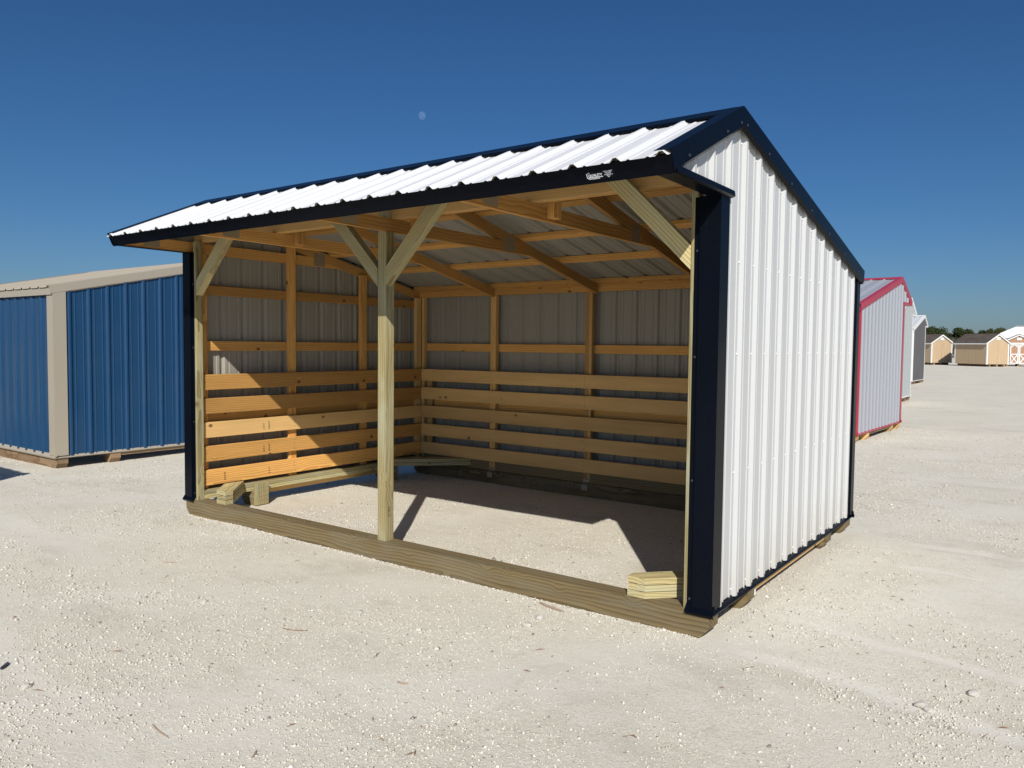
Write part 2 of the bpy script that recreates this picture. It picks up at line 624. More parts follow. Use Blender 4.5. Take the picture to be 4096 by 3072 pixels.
h = T.math('ADD', T.math('MULTIPLY', fine, 0.9), T.math('MULTIPLY', T.noise(oc, 95.0, 3, 0.7), 0.8))
h = T.math('MULTIPLY', T.math('ADD', h, T.math('MULTIPLY', grit, 0.7)), keep)
M['ground'] = T.finish(c, 0.95, T.bump(h, 0.65, 0.006), spec=0.15)
ground = new_obj('ground', mesh_from('ground', GV, GF, M['ground'], smooth=True))
ground['kind'] = 'structure'

# loose stones lying on it: uncountable, one object
T = NT('limestone chips')
geo = T.n('ShaderNodeNewGeometry')
ri = geo.outputs['Random Per Island']
c = T.mix(T.ramp(ri, 0.0, 1.0, False), (0.56, 0.52, 0.44), (0.80, 0.765, 0.68))
c = T.mix(T.math('GREATER_THAN', ri, 0.97), c, (0.30, 0.27, 0.235))
M['stone'] = T.finish(c, 0.92, spec=0.2)


def ground_pt(px, py):
    d = fwd + rt2 * ((px - 2048) / 3118.5) + up2 * ((1536 - py) / 3118.5)
    t = -CP.z / d.z
    p = CP + d * t
    return Vector((p.x, p.y, ground_z(p.x, p.y)))


# low rows of stones pushed up by wheels, as (x, y) in the yard
ROWS = [[ground_pt(*q) for q in row] for row in (
    ((0, 2290), (200, 2318), (330, 2362), (430, 2380)), ((130, 2545), (250, 2670), (420, 2840), (520, 2960)),
    ((20, 2640), (180, 2800), (330, 2900)), ((1400, 2482), (1600, 2522), (1850, 2556), (2000, 2540), (2170, 2472)),
    ((3640, 2800), (3760, 2870), (3860, 2935)), ((3130, 2665), (3320, 2760), (3480, 2800)), ((3020, 2440), (3170, 2520), (3420, 2570)),
    ((580, 2380), (700, 2400), (950, 2430)), ((3400, 2390), (3520, 2330), (3640, 2290)), ((700, 2900), (1000, 2850), (1300, 2790)))]


def stone_field(n, seed):
    r = np.random.default_rng(seed)
    base = []
    for k in range(10):
        V = np.array([(1, 0, 0), (0, 1, 0), (-1, 0, 0), (0, -1, 0), (0, 0, 0.75), (0, 0, -0.5)], float)
        V = V * r.uniform(0.65, 1.25, (6, 1)) + r.uniform(-0.28, 0.28, (6, 3))
        base.append(V)
    F0 = np.array([(0, 1, 4), (1, 2, 4), (2, 3, 4), (3, 0, 4), (1, 0, 5), (2, 1, 5), (3, 2, 5), (0, 3, 5)])
    VV, FF = [], []
    cnt = 0
    for _ in range(n * 6):
        if cnt >= n:
            break
        # denser towards the camera, where single stones show
        d = 1.9 + 15.0 * r.random() ** 1.25
        a = yaw + math.radians(r.uniform(-42, 42))
        x, y = CP.x - math.sin(a) * d, CP.y + math.cos(a) * d
        cl = mnoise.noise(Vector((x * 0.9, y * 0.9, 1.7))) + 0.6 * mnoise.noise(Vector((x * 3.1, y * 3.1, 5.0)))
        if r.random() > 0.42 + 0.8 * cl:
            continue
        if -0.05 < x < 4.93 and (-0.04 < y < 0.13 or 2.86 < y < 3.06):
            continue
        if any(x0 < x < x1 and abs(y - (a_ + b_ * (x - x0))) < wd for a_, b_, x0, x1, wd, am in LANES) and r.random() < 0.8:
            continue
        if cnt >= n - 2600:
            # gravel kicked up against the front skid
            x, y = r.uniform(0.05, 4.8), -0.018 - abs(r.normal(0, 0.022))
            d = 5.5
        if cnt < 3400:
            row = ROWS[r.integers(len(ROWS))]
            k = r.integers(len(row) - 1)
            q = row[k].lerp(row[k + 1], r.random())
            x, y = q.x + r.normal(0, 0.075), q.y + r.normal(0, 0.075)
            d = math.hypot(x - CP.x, y - CP.y) * 1.25 + 1.5
        s = min(0.011, 0.0031 * math.exp(r.normal(0, 0.40)) * (1 + 0.085 * d))
        if r.random() < 0.004:
            s *= 1.9
        V = base[r.integers(10)] * s * np.array([1, r.uniform(0.7, 1.2), r.uniform(0.6, 0.95)])
        t = r.uniform(0, 6.283)
        R = np.array([[math.cos(t), -math.sin(t), 0], [math.sin(t), math.cos(t), 0], [0, 0, 1]])
        V = V @ R.T + np.array([x, y, ground_z(x, y) + s * 0.22])
        FF.append(F0 + 6 * cnt)
        VV.append(V)
        cnt += 1
    VV, FF = np.vstack(VV), np.vstack(FF)
    me = bpy.data.meshes.new('gravel')
    me.vertices.add(len(VV))
    me.vertices.foreach_set('co', VV.ravel())
    me.loops.add(len(FF) * 3)
    me.loops.foreach_set('vertex_index', FF.ravel())
    me.polygons.add(len(FF))
    me.polygons.foreach_set('loop_start', np.arange(len(FF)) * 3)
    me.polygons.foreach_set('loop_total', np.full(len(FF), 3))
    me.update()
    me.validate()
    me.materials.append(M['stone'])
    o = new_obj('gravel', me)
    tag(o, 'loose pale limestone chips scattered over the yard', 'gravel', kind='stuff')


stone_field(150000, 3)

# ------------------------------------------------------------------ the shed type (local: front y=0 faces -Y, x 0..W, back y=D)
W, D = 4.88, 3.05
ZB = 0.130           # top of the skids
RY, RZ = 0.21, 2.765  # ridge line of the sheet plane
SF, SR = 0.457, 0.217  # slopes of the short front and the long back roof
EY, EB = -0.655, 3.085


def roof_z(y):
    return RZ + (y - RY) * SF if y < RY else RZ - (y - RY) * SR


SIDE_PH = 2.862
ROOF_PH = 4.632


def shed(S, mats, detail):
    """S: empty of the shed"""
    wall, inner, trim, roofm = mats['wall'], mats['inner'], mats['trim'], mats['roof']
    skidm = mats['skid']
    # ---- skids
    bev = 0.055

    def skid(x0, x1, y0, y1, lb, rb):
        pts = [(x0 + (bev if lb else 0), -0.01), (x1 - (bev if rb else 0), -0.01), (x1, 0.05) if rb else (x1, -0.01),
               (x1, ZB), (x0, ZB), (x0, 0.05) if lb else (x0, -0.01)]
        cx = (x0 + x1) / 2
        fr = Matrix.Translation((cx, 0, 0.06))
        q = []
        for p in pts:
            p2 = (p[0] - cx, p[1] - 0.06)
            if not q or (abs(q[-1][0] - p2[0]) + abs(q[-1][1] - p2[1])) > 1e-5:
                q.append(p2)
        o = prism('skid', S, q, y0, y1, fr, skidm)
        return o
    skid(0.012, W - 0.012, -0.016, 0.11, True, True)
    skid(0.012, W - 0.012, 2.905, 3.032, True, True)
    for y0 in (0.555, 2.275):
        skid(0.006, 0.20, y0, y0 + 0.128, True, False)
        skid(W - 0.20, W - 0.006, y0, y0 + 0.128, False, True)
    # ---- side walls
    for side in (0, 1):
        xo = W - 0.0195 if side else 0.0195
        N = (1, 0, 0) if side else (-1, 0, 0)
        # main part behind the front corner
        sheets('wall_sheet', S, 0.085, 3.02, SIDE_PH, lambda u: 0.140, lambda u: roof_z(u) - 0.012, (xo, 0, 0), (0, 1, 0), (0, 0, 1), N,
               (wall, inner), extra=(RY,))
        # gable piece over the open front overhang
        sheets('wall_sheet', S, -0.60, 0.0845, SIDE_PH, lambda u: 2.318, lambda u: roof_z(u) - 0.012, (xo, 0, 0), (0, 1, 0), (0, 0, 1), N,
               (wall, inner))
    # ---- back wall
    sheets('wall_sheet', S, 0.07, W - 0.07, 0.36, lambda u: 0.150, lambda u: roof_z(3.03) - 0.012, (0, D - 0.0195, 0), (1, 0, 0), (0, 0, 1),
           (0, 1, 0), (wall, inner))
    # ---- roof sheets
    lf = math.hypot(1, SF)
    lr = math.hypot(1, SR)
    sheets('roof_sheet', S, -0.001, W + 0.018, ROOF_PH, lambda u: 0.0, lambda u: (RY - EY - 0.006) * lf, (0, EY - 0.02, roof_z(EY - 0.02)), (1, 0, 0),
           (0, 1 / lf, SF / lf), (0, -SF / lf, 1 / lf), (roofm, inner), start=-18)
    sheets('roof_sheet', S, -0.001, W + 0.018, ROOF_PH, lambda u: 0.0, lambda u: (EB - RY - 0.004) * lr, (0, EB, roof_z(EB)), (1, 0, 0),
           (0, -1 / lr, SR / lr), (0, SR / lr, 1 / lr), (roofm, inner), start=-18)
    # ---- ridge cap
    hf = Vector((0, -SF, 1)).normalized()
    hr = Vector((0, SR, 1)).normalized()
    o_f, o_r = 0.0215, 0.0215
    yc = RY
    pk = RZ + 0.0235
    prof = [(RY + 0.155, pk - 0.155 * SR - 0.010), (RY + 0.150, pk - 0.150 * SR), (RY, pk), (RY - 0.150, pk - 0.150 * SF), (RY - 0.156, pk - 0.156 * SF - 0.010)]
    strip('ridge_cap', S, prof, (0, 0, 0), (0, 1, 0), (0, 0, 1), -0.006, W - 0.012, (1, 0, 0), trim)
    # ---- rake trims: an angle over the sheet edge and down the gable
    for side in (0, 1):
        sgn = 1 if side else -1
        xe = W + 0.026 if side else -0.006
        for (ya, yb, sl, nm) in ((EY - 0.006, RY, SF, 'front'), (RY, EB + 0.006, -SR, 'rear')):
            ln = math.hypot(yb - ya, (yb - ya) * sl)
            dv = Vector((0, yb - ya, (yb - ya) * sl)).normalized()
            nv = Vector((0, -dv.z, dv.y))
            z0 = roof_z(ya) if nm == 'front' else RZ
            prof = [(-0.085, 0.0225), (0.0, 0.0235), (0.001, -0.072), (-0.016, -0.088)]
            if side == 0:
                prof = [(-a, b) for a, b in prof][::-1]
            strip('rake_trim', S, prof, (xe, ya, z0), (1, 0, 0), tuple(nv), 0.0, ln, tuple(dv), trim, 0.0016)
    # ---- eave trims
    dn = Vector((0, -SF, 1)).normalized()
    prof = [(EY + 0.062, 2.300), (EY + 0.042, 2.292), (EY - 0.004, roof_z(EY) - 0.004), (EY + 0.03, roof_z(EY + 0.03) - 0.003)]
    strip('eave_trim', S, prof[::-1], (0, 0, 0), (0, 1, 0), (0, 0, 1), -0.003, W + 0.022, (1, 0, 0), trim)
    prof = [(EB - 0.03, roof_z(EB - 0.03) - 0.003), (EB - 0.012, roof_z(EB) - 0.006), (EB - 0.016, roof_z(EB) - 0.085), (EB - 0.036, roof_z(EB) - 0.088)]
    strip('eave_trim', S, prof, (0, 0, 0), (0, 1, 0), (0, 0, 1), -0.003, W + 0.022, (1, 0, 0), trim)
    # ---- returns under the gable overhang
    for side in (0, 1):
        if side:
            prof = [(W - 0.07, 2.296), (W + 0.012, 2.298), (W + 0.026, 2.304), (W + 0.022, 2.330), (W - 0.004, 2.345)]
        else:
            prof = [(0.008, 2.345), (-0.004, 2.330), (-0.008, 2.304), (-0.004, 2.298), (0.07, 2.296)]
        strip('soffit_trim', S, prof, (0, 0, 0), (1, 0, 0), (0, 0, 1), -0.602, 0.112, (0, 1, 0), trim)
    # ---- corner trims
    for side in (0, 1):
        def mx(p):
            return p if side else [(W - a, b) for a, b in p][::-1]
        prof = mx([(W + 0.0035, 0.100), (W + 0.0045, -0.019), (W - 0.108, -0.021), (W - 0.110, -0.003), (W - 0.142, -0.003)])
        strip('corner_trim', S, prof, (0, 0, 0), (1, 0, 0), (0, 1, 0), 0.148, 2.296, (0, 0, 1), trim)
        rc = mats.get('rc', 0.09)
        prof = mx([(W - 0.012 - rc, D + 0.004), (W + 0.0045, D + 0.006), (W + 0.0045, D + 0.002 - rc), (W - 0.012, D - 0.002 - rc)])
        strip('corner_trim', S, prof, (0, 0, 0), (1, 0, 0), (0, 1, 0), 0.148, roof_z(3.05) - 0.01, (0, 0, 1), trim)
    # ---- base trim, a sloped drip flashing
    for side in (0, 1):
        prof = [(W - 0.018, 0.150), (W - 0.013, 0.137), (W + 0.010, 0.125), (W + 0.003, 0.116)]
        if not side:
            prof = [(W - a, b) for a, b in prof][::-1]
        strip('base_trim', S, prof, (0, 0, 0), (1, 0, 0), (0, 0, 1), -0.028, D + 0.012, (0, 1, 0), trim)
    prof = [(D - 0.016, 0.168), (D - 0.010, 0.146), (D + 0.018, 0.128), (D + 0.004, 0.112)]
    strip('base_trim', S, prof[::-1], (0, 0, 0), (0, 1, 0), (0, 0, 1), -0.015, W + 0.015, (1, 0, 0), trim)
    for xa, xb in ((-0.016, 0.140), (W - 0.140, W + 0.016)):
        prof = [(-0.004, 0.172), (-0.022, 0.150), (-0.037, 0.128), (-0.020, 0.112)]
        strip('base_trim', S, prof, (0, 0, 0), (0, 1, 0), (0, 0, 1), xa, xb, (1, 0, 0), trim)
    # ---- frame that every shed of the kind has
    tr = M['treated']
    pine = M['pine']
    for x0, x1 in ((0.1265, 0.164), (W - 0.164, W - 0.1265)):
        board('jamb', S, (x0, x1, 0.0, 0.066, ZB, 2.388), 'z', tr)
    for x0, x1 in ((0.022, 0.125), (W - 0.125, W - 0.022)):
        board('corner_post', S, (x0, x1, 0.0, 0.066, ZB, 2.298), 'z', tr)
    hx0, hx1 = 0.03, W - 0.03
    board('header', S, (hx0, hx1, 0.068, 0.106, 2.392, 2.530), 'x', M['pine_pale'])
    board('header', S, (hx0, hx1, 0.1065, 0.1445, 2.392, 2.530), 'x', pine)
    # centre post, notched round the truss chord
    x0, x1 = 2.392, 2.470
    V, F = [], []
    for a in ((x0, x1, 0.012, 0.090, ZB, 2.2985), (x0, 2.4362, 0.012, 0.090, 2.2985, 2.3915), (x0, x1, 0.012, 0.067, 2.3915, 2.55)):
        k = len(V)
        V += [(X_, Y_, Z_) for Z_ in a[4:6] for Y_ in a[2:4] for X_ in a[0:2]]
        F += [tuple(k + i for i in q) for q in ((0, 2, 3, 1), (4, 5, 7, 6), (0, 1, 5, 4), (1, 3, 7, 5), (3, 2, 6, 7), (2, 0, 4, 6))]
    Rm = AX['z'].to_4x4()
    Ri = (Matrix.Translation((2.43, 0.05, 1.2)) @ Rm)
    Rinv = Ri.inverted()
    new_obj('centre_post', mesh_from('centre_post', [Rinv @ Vector(v) for v in V], F, tr), S, None, Ri)

    if detail:
        me = text_mesh('21 7826', 0.022)
        me.materials.append(M['ink'])
        mw = Matrix.Translation((x1 + 0.0004, 0.055, 0.30)) @ Matrix(((0, 0, 1, 0), (0, -1, 0, 0), (1, 0, 0, 0), (0, 0, 0, 1)))
        st = new_obj('date_stamp', me, S, None, mw)

    def brace(xa, xb, nm='knee_brace'):
        """from the post at xa,z=1.95 up to the header at xb"""
        s = 1 if xb > xa else -1
        z0 = 1.925
        pts = [(xa, z0), (xa + s * 0.555, 2.48), (xa + s * 0.429, 2.48), (xa, z0 + 0.126)]
        xz_prism(nm, S, pts, 0.003, 0.0670, tr, (1, s))
    brace(0.1645, 1.0)
    brace(2.3915, 1.0)
    brace(2.4705, 4.0)
    brace(W - 0.1645, 4.0)
    if not detail:
        for y0 in (0.95, 1.9):
            for xx in (0.022, W - 0.06):
                board('stud', S, (xx, xx + 0.038, y0, y0 + 0.09, ZB, roof_z(y0 + 0.09) - 0.14), 'z', pine)
        for xx in (0.02, W - 0.16):
            board('bottom_plate', S, (xx, xx + 0.14, 0.068, 2.93, ZB, ZB + 0.07), 'y', M['skid_brown'])
            board('side_rail', S, (xx + 0.002, xx + 0.138, 0.69, 2.27, 0.075, 0.129), 'y', M['skid_brown'])
        for y0 in (0.97, 1.58, 2.2):
            z = roof_z(y0)
            board('purlin', S, (0.03, W - 0.03, y0, y0 + 0.089, z - 0.07, z - 0.035), 'x', pine)
        return
    # ================= interior of the main shed
    # bottom plates on the side walls (two flat planks) and lower rails seen under the drip edge
    for side in (0, 1):
        def sx(a, b):
            return (a, b) if side == 0 else (W - b, W - a)
        a, b = sx(0.030, 0.166)
        board('bottom_plate', S, (a, b, 0.068, 2.90, ZB + 0.001, ZB + 0.0375), 'y', tr)
        board('bottom_plate', S, (a, b, 0.070, 2.90, ZB + 0.039, ZB + 0.076), 'y', tr)
        a, b = sx(0.024, 0.062)
        board('side_rail', S, (a, b, 0.684, 2.274, 0.070, ZB), 'y', M['pine_pale'])
        # end plates of the stub skids
        a, b = sx(0.2005, 0.236)
        for y0 in (0.548, 2.268):
            p = board('skid_end_plate', S, (a, b, y0, y0 + 0.14, 0.006, 0.208), 'z', tr)
        # studs
        a, b = sx(0.0595, 0.0965)
        zt = lambda y: roof_z(y) - 0.135
        board('stud', S, (a, b, 0.067, 0.152, ZB + 0.0765, 2.298), 'z', pine)
        for y0, y1 in ((1.03, 1.12), (1.975, 2.065), (2.845, 2.930)):
            board('stud', S, (a, b, y0, y1, ZB + 0.0765, zt(y1) + 0.03 if y0 < 2 else 2.06), 'z', M['pine'] if y0 < 2.5 else M['pine_pale'])
        # girts behind the studs
        a, b = sx(0.0215, 0.0590)
        for z0, z1 in ((1.442, 1.530), (1.940, 2.028), (0.790, 0.880)):
            board('girt', S, (a, b, 0.068, 2.93, z0, z1), 'y', pine)
        # kick boards
        a, b = sx(0.0970, 0.1345)
        for i in range(5):
            z0 = 0.240 + 0.2135 * i
            kb = board('kick_board', S, (a, b, 0.0675, 2.892, z0, z0 + 0.138), 'y', M['pine_pale'] if i in (2,) else pine, jit=0.0006)
            if side == 0 and i < 3:
                # mill stamps
                for yy, tx in ((0.30 if i == 0 else 0.78, 'KDHT'), (0.78, 'S-P-F')):
                    if i and tx == 'S-P-F':
                        yy = 0.72
                    me = text_mesh(tx, 0.028)
                    me.materials.append(M['ink'])
                    mw = Matrix.Translation((0.1349, yy, z0 + 0.03)) @ Matrix(((0, 0, 1, 0), (0, -1, 0, 0), (1, 0, 0, 0), (0, 0, 0, 1)))
                    st = new_obj('mill_stamp', me)
                    st.parent = kb
                    st.matrix_basis = kb.matrix_basis.inverted() @ mw
    # back wall
    for x0, x1 in ((1.124, 1.200), (2.336, 2.412), (3.586, 3.662)):
        for k in (0, 1):
            xm = x0 + 0.038 * k
            board('stud', S, (xm, xm + 0.0375, 2.9315, 2.990, ZB + 0.008, 2.062), 'z', M['pine_pale'] if k else pine)
        # galvanised strap at the foot
        yv = 2.9285
        V, F = [], []
        for iz in range(9):
            for ix in range(2):
                V.append((x0 - 0.002 + 0.066 * ix, yv - 0.0025 + (0.002 if iz % 2 else 0) - (0.028 if iz < 5 else 0), 0.062 + iz * 0.0145))
        F = [(2 * i, 2 * i + 1, 2 * i + 3, 2 * i + 2) for i in range(8)]
        new_obj('strap', mesh_from('strap', V, F, M['strap']), S)
    for x0, x1 in ((0.10, 0.138), (W - 0.138, W - 0.10)):
        board('corner_stud', S, (x0, x1, 2.9315, 2.990, ZB, 2.062), 'z', M['pine_pale'])
    for x0, x1 in ((0.19, 0.262), (W - 0.262, W - 0.19)):
        board('nailer', S, (x0, x1, 2.9315, 2.968, 0.235, 1.12), 'z', M['pine_pale'])
    for z0, z1 in ((1.444, 1.532), (0.790, 0.880)):
        board('girt', S, (0.06, W - 0.06, 2.991, 3.028, z0, z1), 'x', pine)
    board('top_plate', S, (0.06, W - 0.06, 2.931, 2.989, 2.063, 2.128), 'x', pine)
    board('top_plate', S, (0.06, W - 0.06, 2.934, 2.989, 2.1285, 2.176), 'x', pine)
    board('rear_plate', S, (0.17, W - 0.17, 2.935, 3.028, ZB + 0.001, ZB + 0.110), 'x', M['skid'])
    for i in range(5):
        z0 = 0.240 + 0.2135 * i
        board('kick_board', S, (0.136, W - 0.136, 2.893, 2.931, z0, z0 + 0.138), 'x', M['pine_pale'], jit=0.0004)
    # corner braces: three planks laid flat across the corners
    cps = {
        'fl': [(0.394, 0.036), (0.520, 0.036), (0.520, 0.112), (0.167, 0.465), (0.167, 0.263)],
        'fr': [(W - 0.394, 0.006), (W - 0.500, 0.006), (W - 0.500, 0.078), (W - 0.167, 0.411), (W - 0.167, 0.233)],
        'rl': [(0.167, 2.215), (0.167, 2.40), (0.69, 2.923), (0.875, 2.923)],
        'rr': [(W - 0.167, 2.215), (W - 0.167, 2.40), (W - 0.69, 2.923), (W - 0.875, 2.923)]}
    for k, pts in cps.items():
        a = math.radians(45 if k in ('fr', 'rl') else -45)
        ca, sa = math.cos(a), math.sin(a)
        cx = sum(p[0] for p in pts) / len(pts)
        cy = sum(p[1] for p in pts) / len(pts)
        q = [((x - cx) * ca + (y - cy) * sa, -(x - cx) * sa + (y - cy) * ca) for x, y in pts]
        for i in range(3 if k[0] == 'f' else 2):
            z0 = ZB + 0.001 + i * 0.0385
            if k[0] == 'r':
                z0 += 0.036
            n_ = len(q)
            ar = sum(q[j][0] * q[(j + 1) % n_][1] - q[(j + 1) % n_][0] * q[j][1] for j in range(n_))
            qq = q if ar > 0 else q[::-1]
            gap = 0.0345
            qq = [(u * (1 - 0.012 * (i % 2)), v * (1 - 0.03 * (i % 2))) for u, v in qq]
            V = [(u, v, 0) for u, v in qq] + [(u, v, gap) for u, v in qq]
            F = [tuple(range(n_ - 1, -1, -1)), tuple(range(n_, 2 * n_))] + [(j, (j + 1) % n_, n_ + (j + 1) % n_, n_ + j) for j in range(n_)]
            fr = Matrix.Translation((cx + (0.003 if i == 1 else 0), cy, z0)) @ Matrix.Rotation(a, 4, 'Z')
            new_obj('corner_brace', mesh_from('corner_brace', V, F, tr), S, None, fr)
    # trusses
    lr_ = math.hypot(1, SR)
    for x0 in (0.0215, 1.142, 2.4372, 3.612, W - 0.0590):
        x1 = x0 + 0.0372
        T_ = empty('truss', (0, 0, 0), 0, S)
        g = 0.039          # purlin thickness below the sheet
        dp = 0.0915
        # rear rafter
        yz_prism('rafter', T_, [(RY, RZ - g - 0.004), (2.930, roof_z(2.930) - g - 0.004), (2.930, roof_z(2.93) - g - dp), (RY, RZ - g - dp - 0.004)], x0, x1,
                 pine, (1, -SR))
        # front rafter
        yz_prism('rafter', T_, [(RY - 0.0005, RZ - g - 0.004), (RY - 0.0005, RZ - g - dp - 0.012), (-0.40, 2.391), (-0.571, 2.315), (-0.571, roof_z(-0.571) - g)], x0 + 0.0006, x1 - 0.0006,
                 M['pine_pale'], (1, SF))
        # bottom chord, running back until it meets the long rafter
        ybt = RY + (RZ - g - dp - 0.002 - 2.391) / SR
        ybb = RY + (RZ - g - dp - 0.002 - 2.300) / SR
        yz_prism('bottom_chord', T_, [(-0.571, 2.300), (ybb, 2.300), (ybt, 2.391), (-0.395, 2.391), (-0.571, 2.3135)], x0 + 0.0003, x1 - 0.0003, pine, (1, 0))
        for (ya, yb, za, zb) in ((-0.405, -0.262, 2.312, 2.380), (1.375, 1.520, 2.305, 2.430), (0.13, 0.29, 2.60, 2.70)):
            for xs in (x0 - 0.0012, x1 + 0.0004):
                # pressed plate with rows of teeth
                V, F = [], []
                nr = 9
                for i in range(nr + 1):
                    yy = ya + (yb - ya) * i / nr
                    dx = 0.0009 if i % 2 else 0.0
                    for zz in (za, zb):
                        V.append((xs + dx, yy, zz))
                F = [(2 * i, 2 * i + 2, 2 * i + 3, 2 * i + 1) for i in range(nr)]
                new_obj('nail_plate', mesh_from('nail_plate', V, F, M['plate']), T_)
        if 0.5 < x0 < 4.5:
            board('block', T_, (x1 + 0.001, x1 + 0.052, 0.240, 0.330, 2.318, 2.41), 'z', pine)
    # purlins under the roof sheet
    for y0 in (0.255, 0.975, 1.580, 2.185, 2.86):
        a = math.atan(-SR)
        for yy in (y0,):
            z = roof_z(yy + 0.0445) - 0.0205
            me = box_mesh(W - 0.05, 0.089, 0.037, pine)
            new_obj('purlin', me, S, None, Matrix.Translation((W / 2, yy + 0.0445, z)) @ Matrix.Rotation(a, 4, 'X'))
    for y0 in (-0.30, 0.10):
        a = math.atan(SF)
        z = roof_z(y0 + 0.04) - 0.0215
        new_obj('purlin', box_mesh(W - 0.05, 0.089, 0.037, M['pine_pale']), S, None, Matrix.Translation((W / 2, y0 + 0.04, z)) @ Matrix.Rotation(a, 4, 'X'))
    board('sub_fascia', S, (0.0, W, -0.6085, -0.5720, 2.303, 2.360), 'x', M['pine_pale'])
    # screws and nails
    pts = []
    ribs = [SIDE_PH - PITCH * k for k in range(13)]
    for y in ribs:
        for z in (0.185, 0.835, 1.487, 1.985):
            if z < roof_z(y) - 0.15 and not (z > 1.9 and y > 2.0):
                pts.append((W - 0.0195, y - 0.04, z))
        pts.append((W - 0.0195, y - 0.04, roof_z(y - 0.04) - 0.125))
    dots('screw_heads', S, pts, (1, 0, 0), 0.0065, 0.0055, M['screw_w'])
    pts = [(W - 0.126, -0.0035, z) for z in (0.19, 0.82, 1.47, 2.02)] + [(0.126, -0.0035, z) for z in (0.19, 0.82, 1.47, 2.02)]
    dots('trim_screws', S, pts, (0, -1, 0), 0.008, 0.006, M['screw_n'])
    pts = [(W + 0.0275, y, roof_z(y) - 0.055) for y in (-0.48, -0.02, 0.17, 0.26, 0.62, 1.05, 1.5, 1.95, 2.4, 2.85)]
    dots('rake_screws', S, pts, (1, 0, 0), 0.0075, 0.006, M['screw_n'])
    pts = []
    for i in range(5):
        z0 = 0.240 + 0.2135 * i
        for dz in (0.03, 0.07, 0.11):
            for y in (0.10, 1.07, 2.02, 2.87):
                pts.append((0.1349, y + random.uniform(-0.008, 0.008), z0 + dz + random.uniform(-0.008, 0.008)))
    dots('nail_heads', S, pts, (1, 0, 0), 0.0042, 0.0006, M['nail'])
    pts = []
    for i in range(5):
        z0 = 0.240 + 0.2135 * i
        for dz in (0.03, 0.07, 0.11):
            for x in (0.17, 1.15, 2.36, 3.61):
                pts.append((x + random.uniform(-0.008, 0.008), 2.8926, z0 + dz))
    dots('nail_heads', S, pts, (0, -1, 0), 0.004, 0.0006, M['nail'])
    pts = [(0.2366, 0.57 + dy, zz) for zz in (0.05, 0.085, 0.13, 0.165) for dy in (0.01, 0.035, 0.06, 0.085, 0.105)]
    dots('nail_heads', S, pts, (1, 0, 0), 0.0036, 0.0006, M['nail'])
    # maker's decal on the eave trim
    dp0 = Vector((0, EY + 0.042, 2.292))
    dp1 = Vector((0, EY - 0.004, roof_z(EY) - 0.004))
    up_ = (dp1 - dp0).normalized()
    nrm = Vector((0, -up_.z, up_.y))
    base = dp0 + nrm * 0.0040

    dx0 = 4.452
    dk = 0.80

    def decal_mat(x, v, lift=0.0):
        p = base + Vector((dx0 + (x - dx0) * dk, 0, 0)) + up_ * (0.010 + v * dk) + nrm * lift
        return Matrix(((1, up_.x, nrm.x, p.x), (0, up_.y, nrm.y, p.y), (0, up_.z, nrm.z, p.z), (0, 0, 0, 1)))
    dc = new_obj('decal', mesh_from('decal', [(0, 0, 0), (0.196, 0, 0), (0.202, 0.006, 0), (0.202, 0.044, 0), (0.196, 0.05, 0), (0, 0.05, 0)], [(0, 1, 2, 3, 4, 5)],
                                    M['decal_bg']), S, None, decal_mat(dx0, 0.012) @ Matrix.Scale(dk, 4))
    dinv = dc.matrix_basis.inverted()

    def put(body, size, x, v, bold=0.0, space=1.0):
        me = text_mesh(body, size, bold, space)
        me.materials.append(M['decal_w'])
        o = new_obj('print', me)
        o.parent = dc
        o.matrix_basis = dinv @ decal_mat(dx0 + x, 0.012 + v, 0.0008) @ Matrix.Scale(dk, 4)
    put('QUALITY', 0.0225, 0.022, 0.018, 0.0005)
    put('STORAGE BUILDINGS', 0.0078, 0.020, 0.003, 0.0003)
    for i, tx in enumerate(('Something to be proud of', 'Hillsboro - Lorena', '254 337-0229', 'www.qualitystorage.com', 'Waco TX', '3285')):
        me = text_mesh(tx, 0.0058, 0.00015)
        me.materials.append(M['decal_w'])
        wdt = max(v.co.x for v in me.vertices)
        o = new_obj('print', me)
        o.parent = dc
        o.matrix_basis = dinv @ decal_mat(dx0 + 0.156 - wdt / 2, 0.012 + 0.041 - 0.0072 * i, 0.0008) @ Matrix.Scale(dk, 4)
    # the rising roofline stroke of the logo and the bar under the word
    me = mesh_from('print', [(0.012, 0.011, 0), (0.118, 0.011, 0), (0.118, 0.0155, 0), (0.0165, 0.0155, 0), (0.0165, 0.036, 0), (0.012, 0.038, 0),
                             (0.034, 0.0455, 0), (0.034, 0.0415, 0)], [(0, 1, 2, 3), (0, 3, 4, 5), (5, 4, 7, 6)], M['decal_w'])
    o = new_obj('print', me)
    o.parent = dc
    o.matrix_basis = dinv @ decal_mat(dx0, 0.012, 0.0008) @ Matrix.Scale(dk, 4)
    # torn white tag on a stub skid
    new_obj('paper_tag', mesh_from('paper_tag', [(W - 0.004, 0.655, 0.062), (W - 0.002, 0.676, 0.058), (W - 0.002, 0.677, 0.098), (W - 0.004, 0.66, 0.100)],
                                   [(0, 1, 2, 3)], M['tape']), S)


main = empty('loafing_shed', (0, 0, 0))
tag(main, 'open-fronted shed with white ribbed steel, black-navy trim and slatted wooden interior', 'shed')
shed(main, dict(wall=M['white'], inner=M['back'], trim=M['navy'], roof=M['sunlit_white'], skid=M['skid']), True)

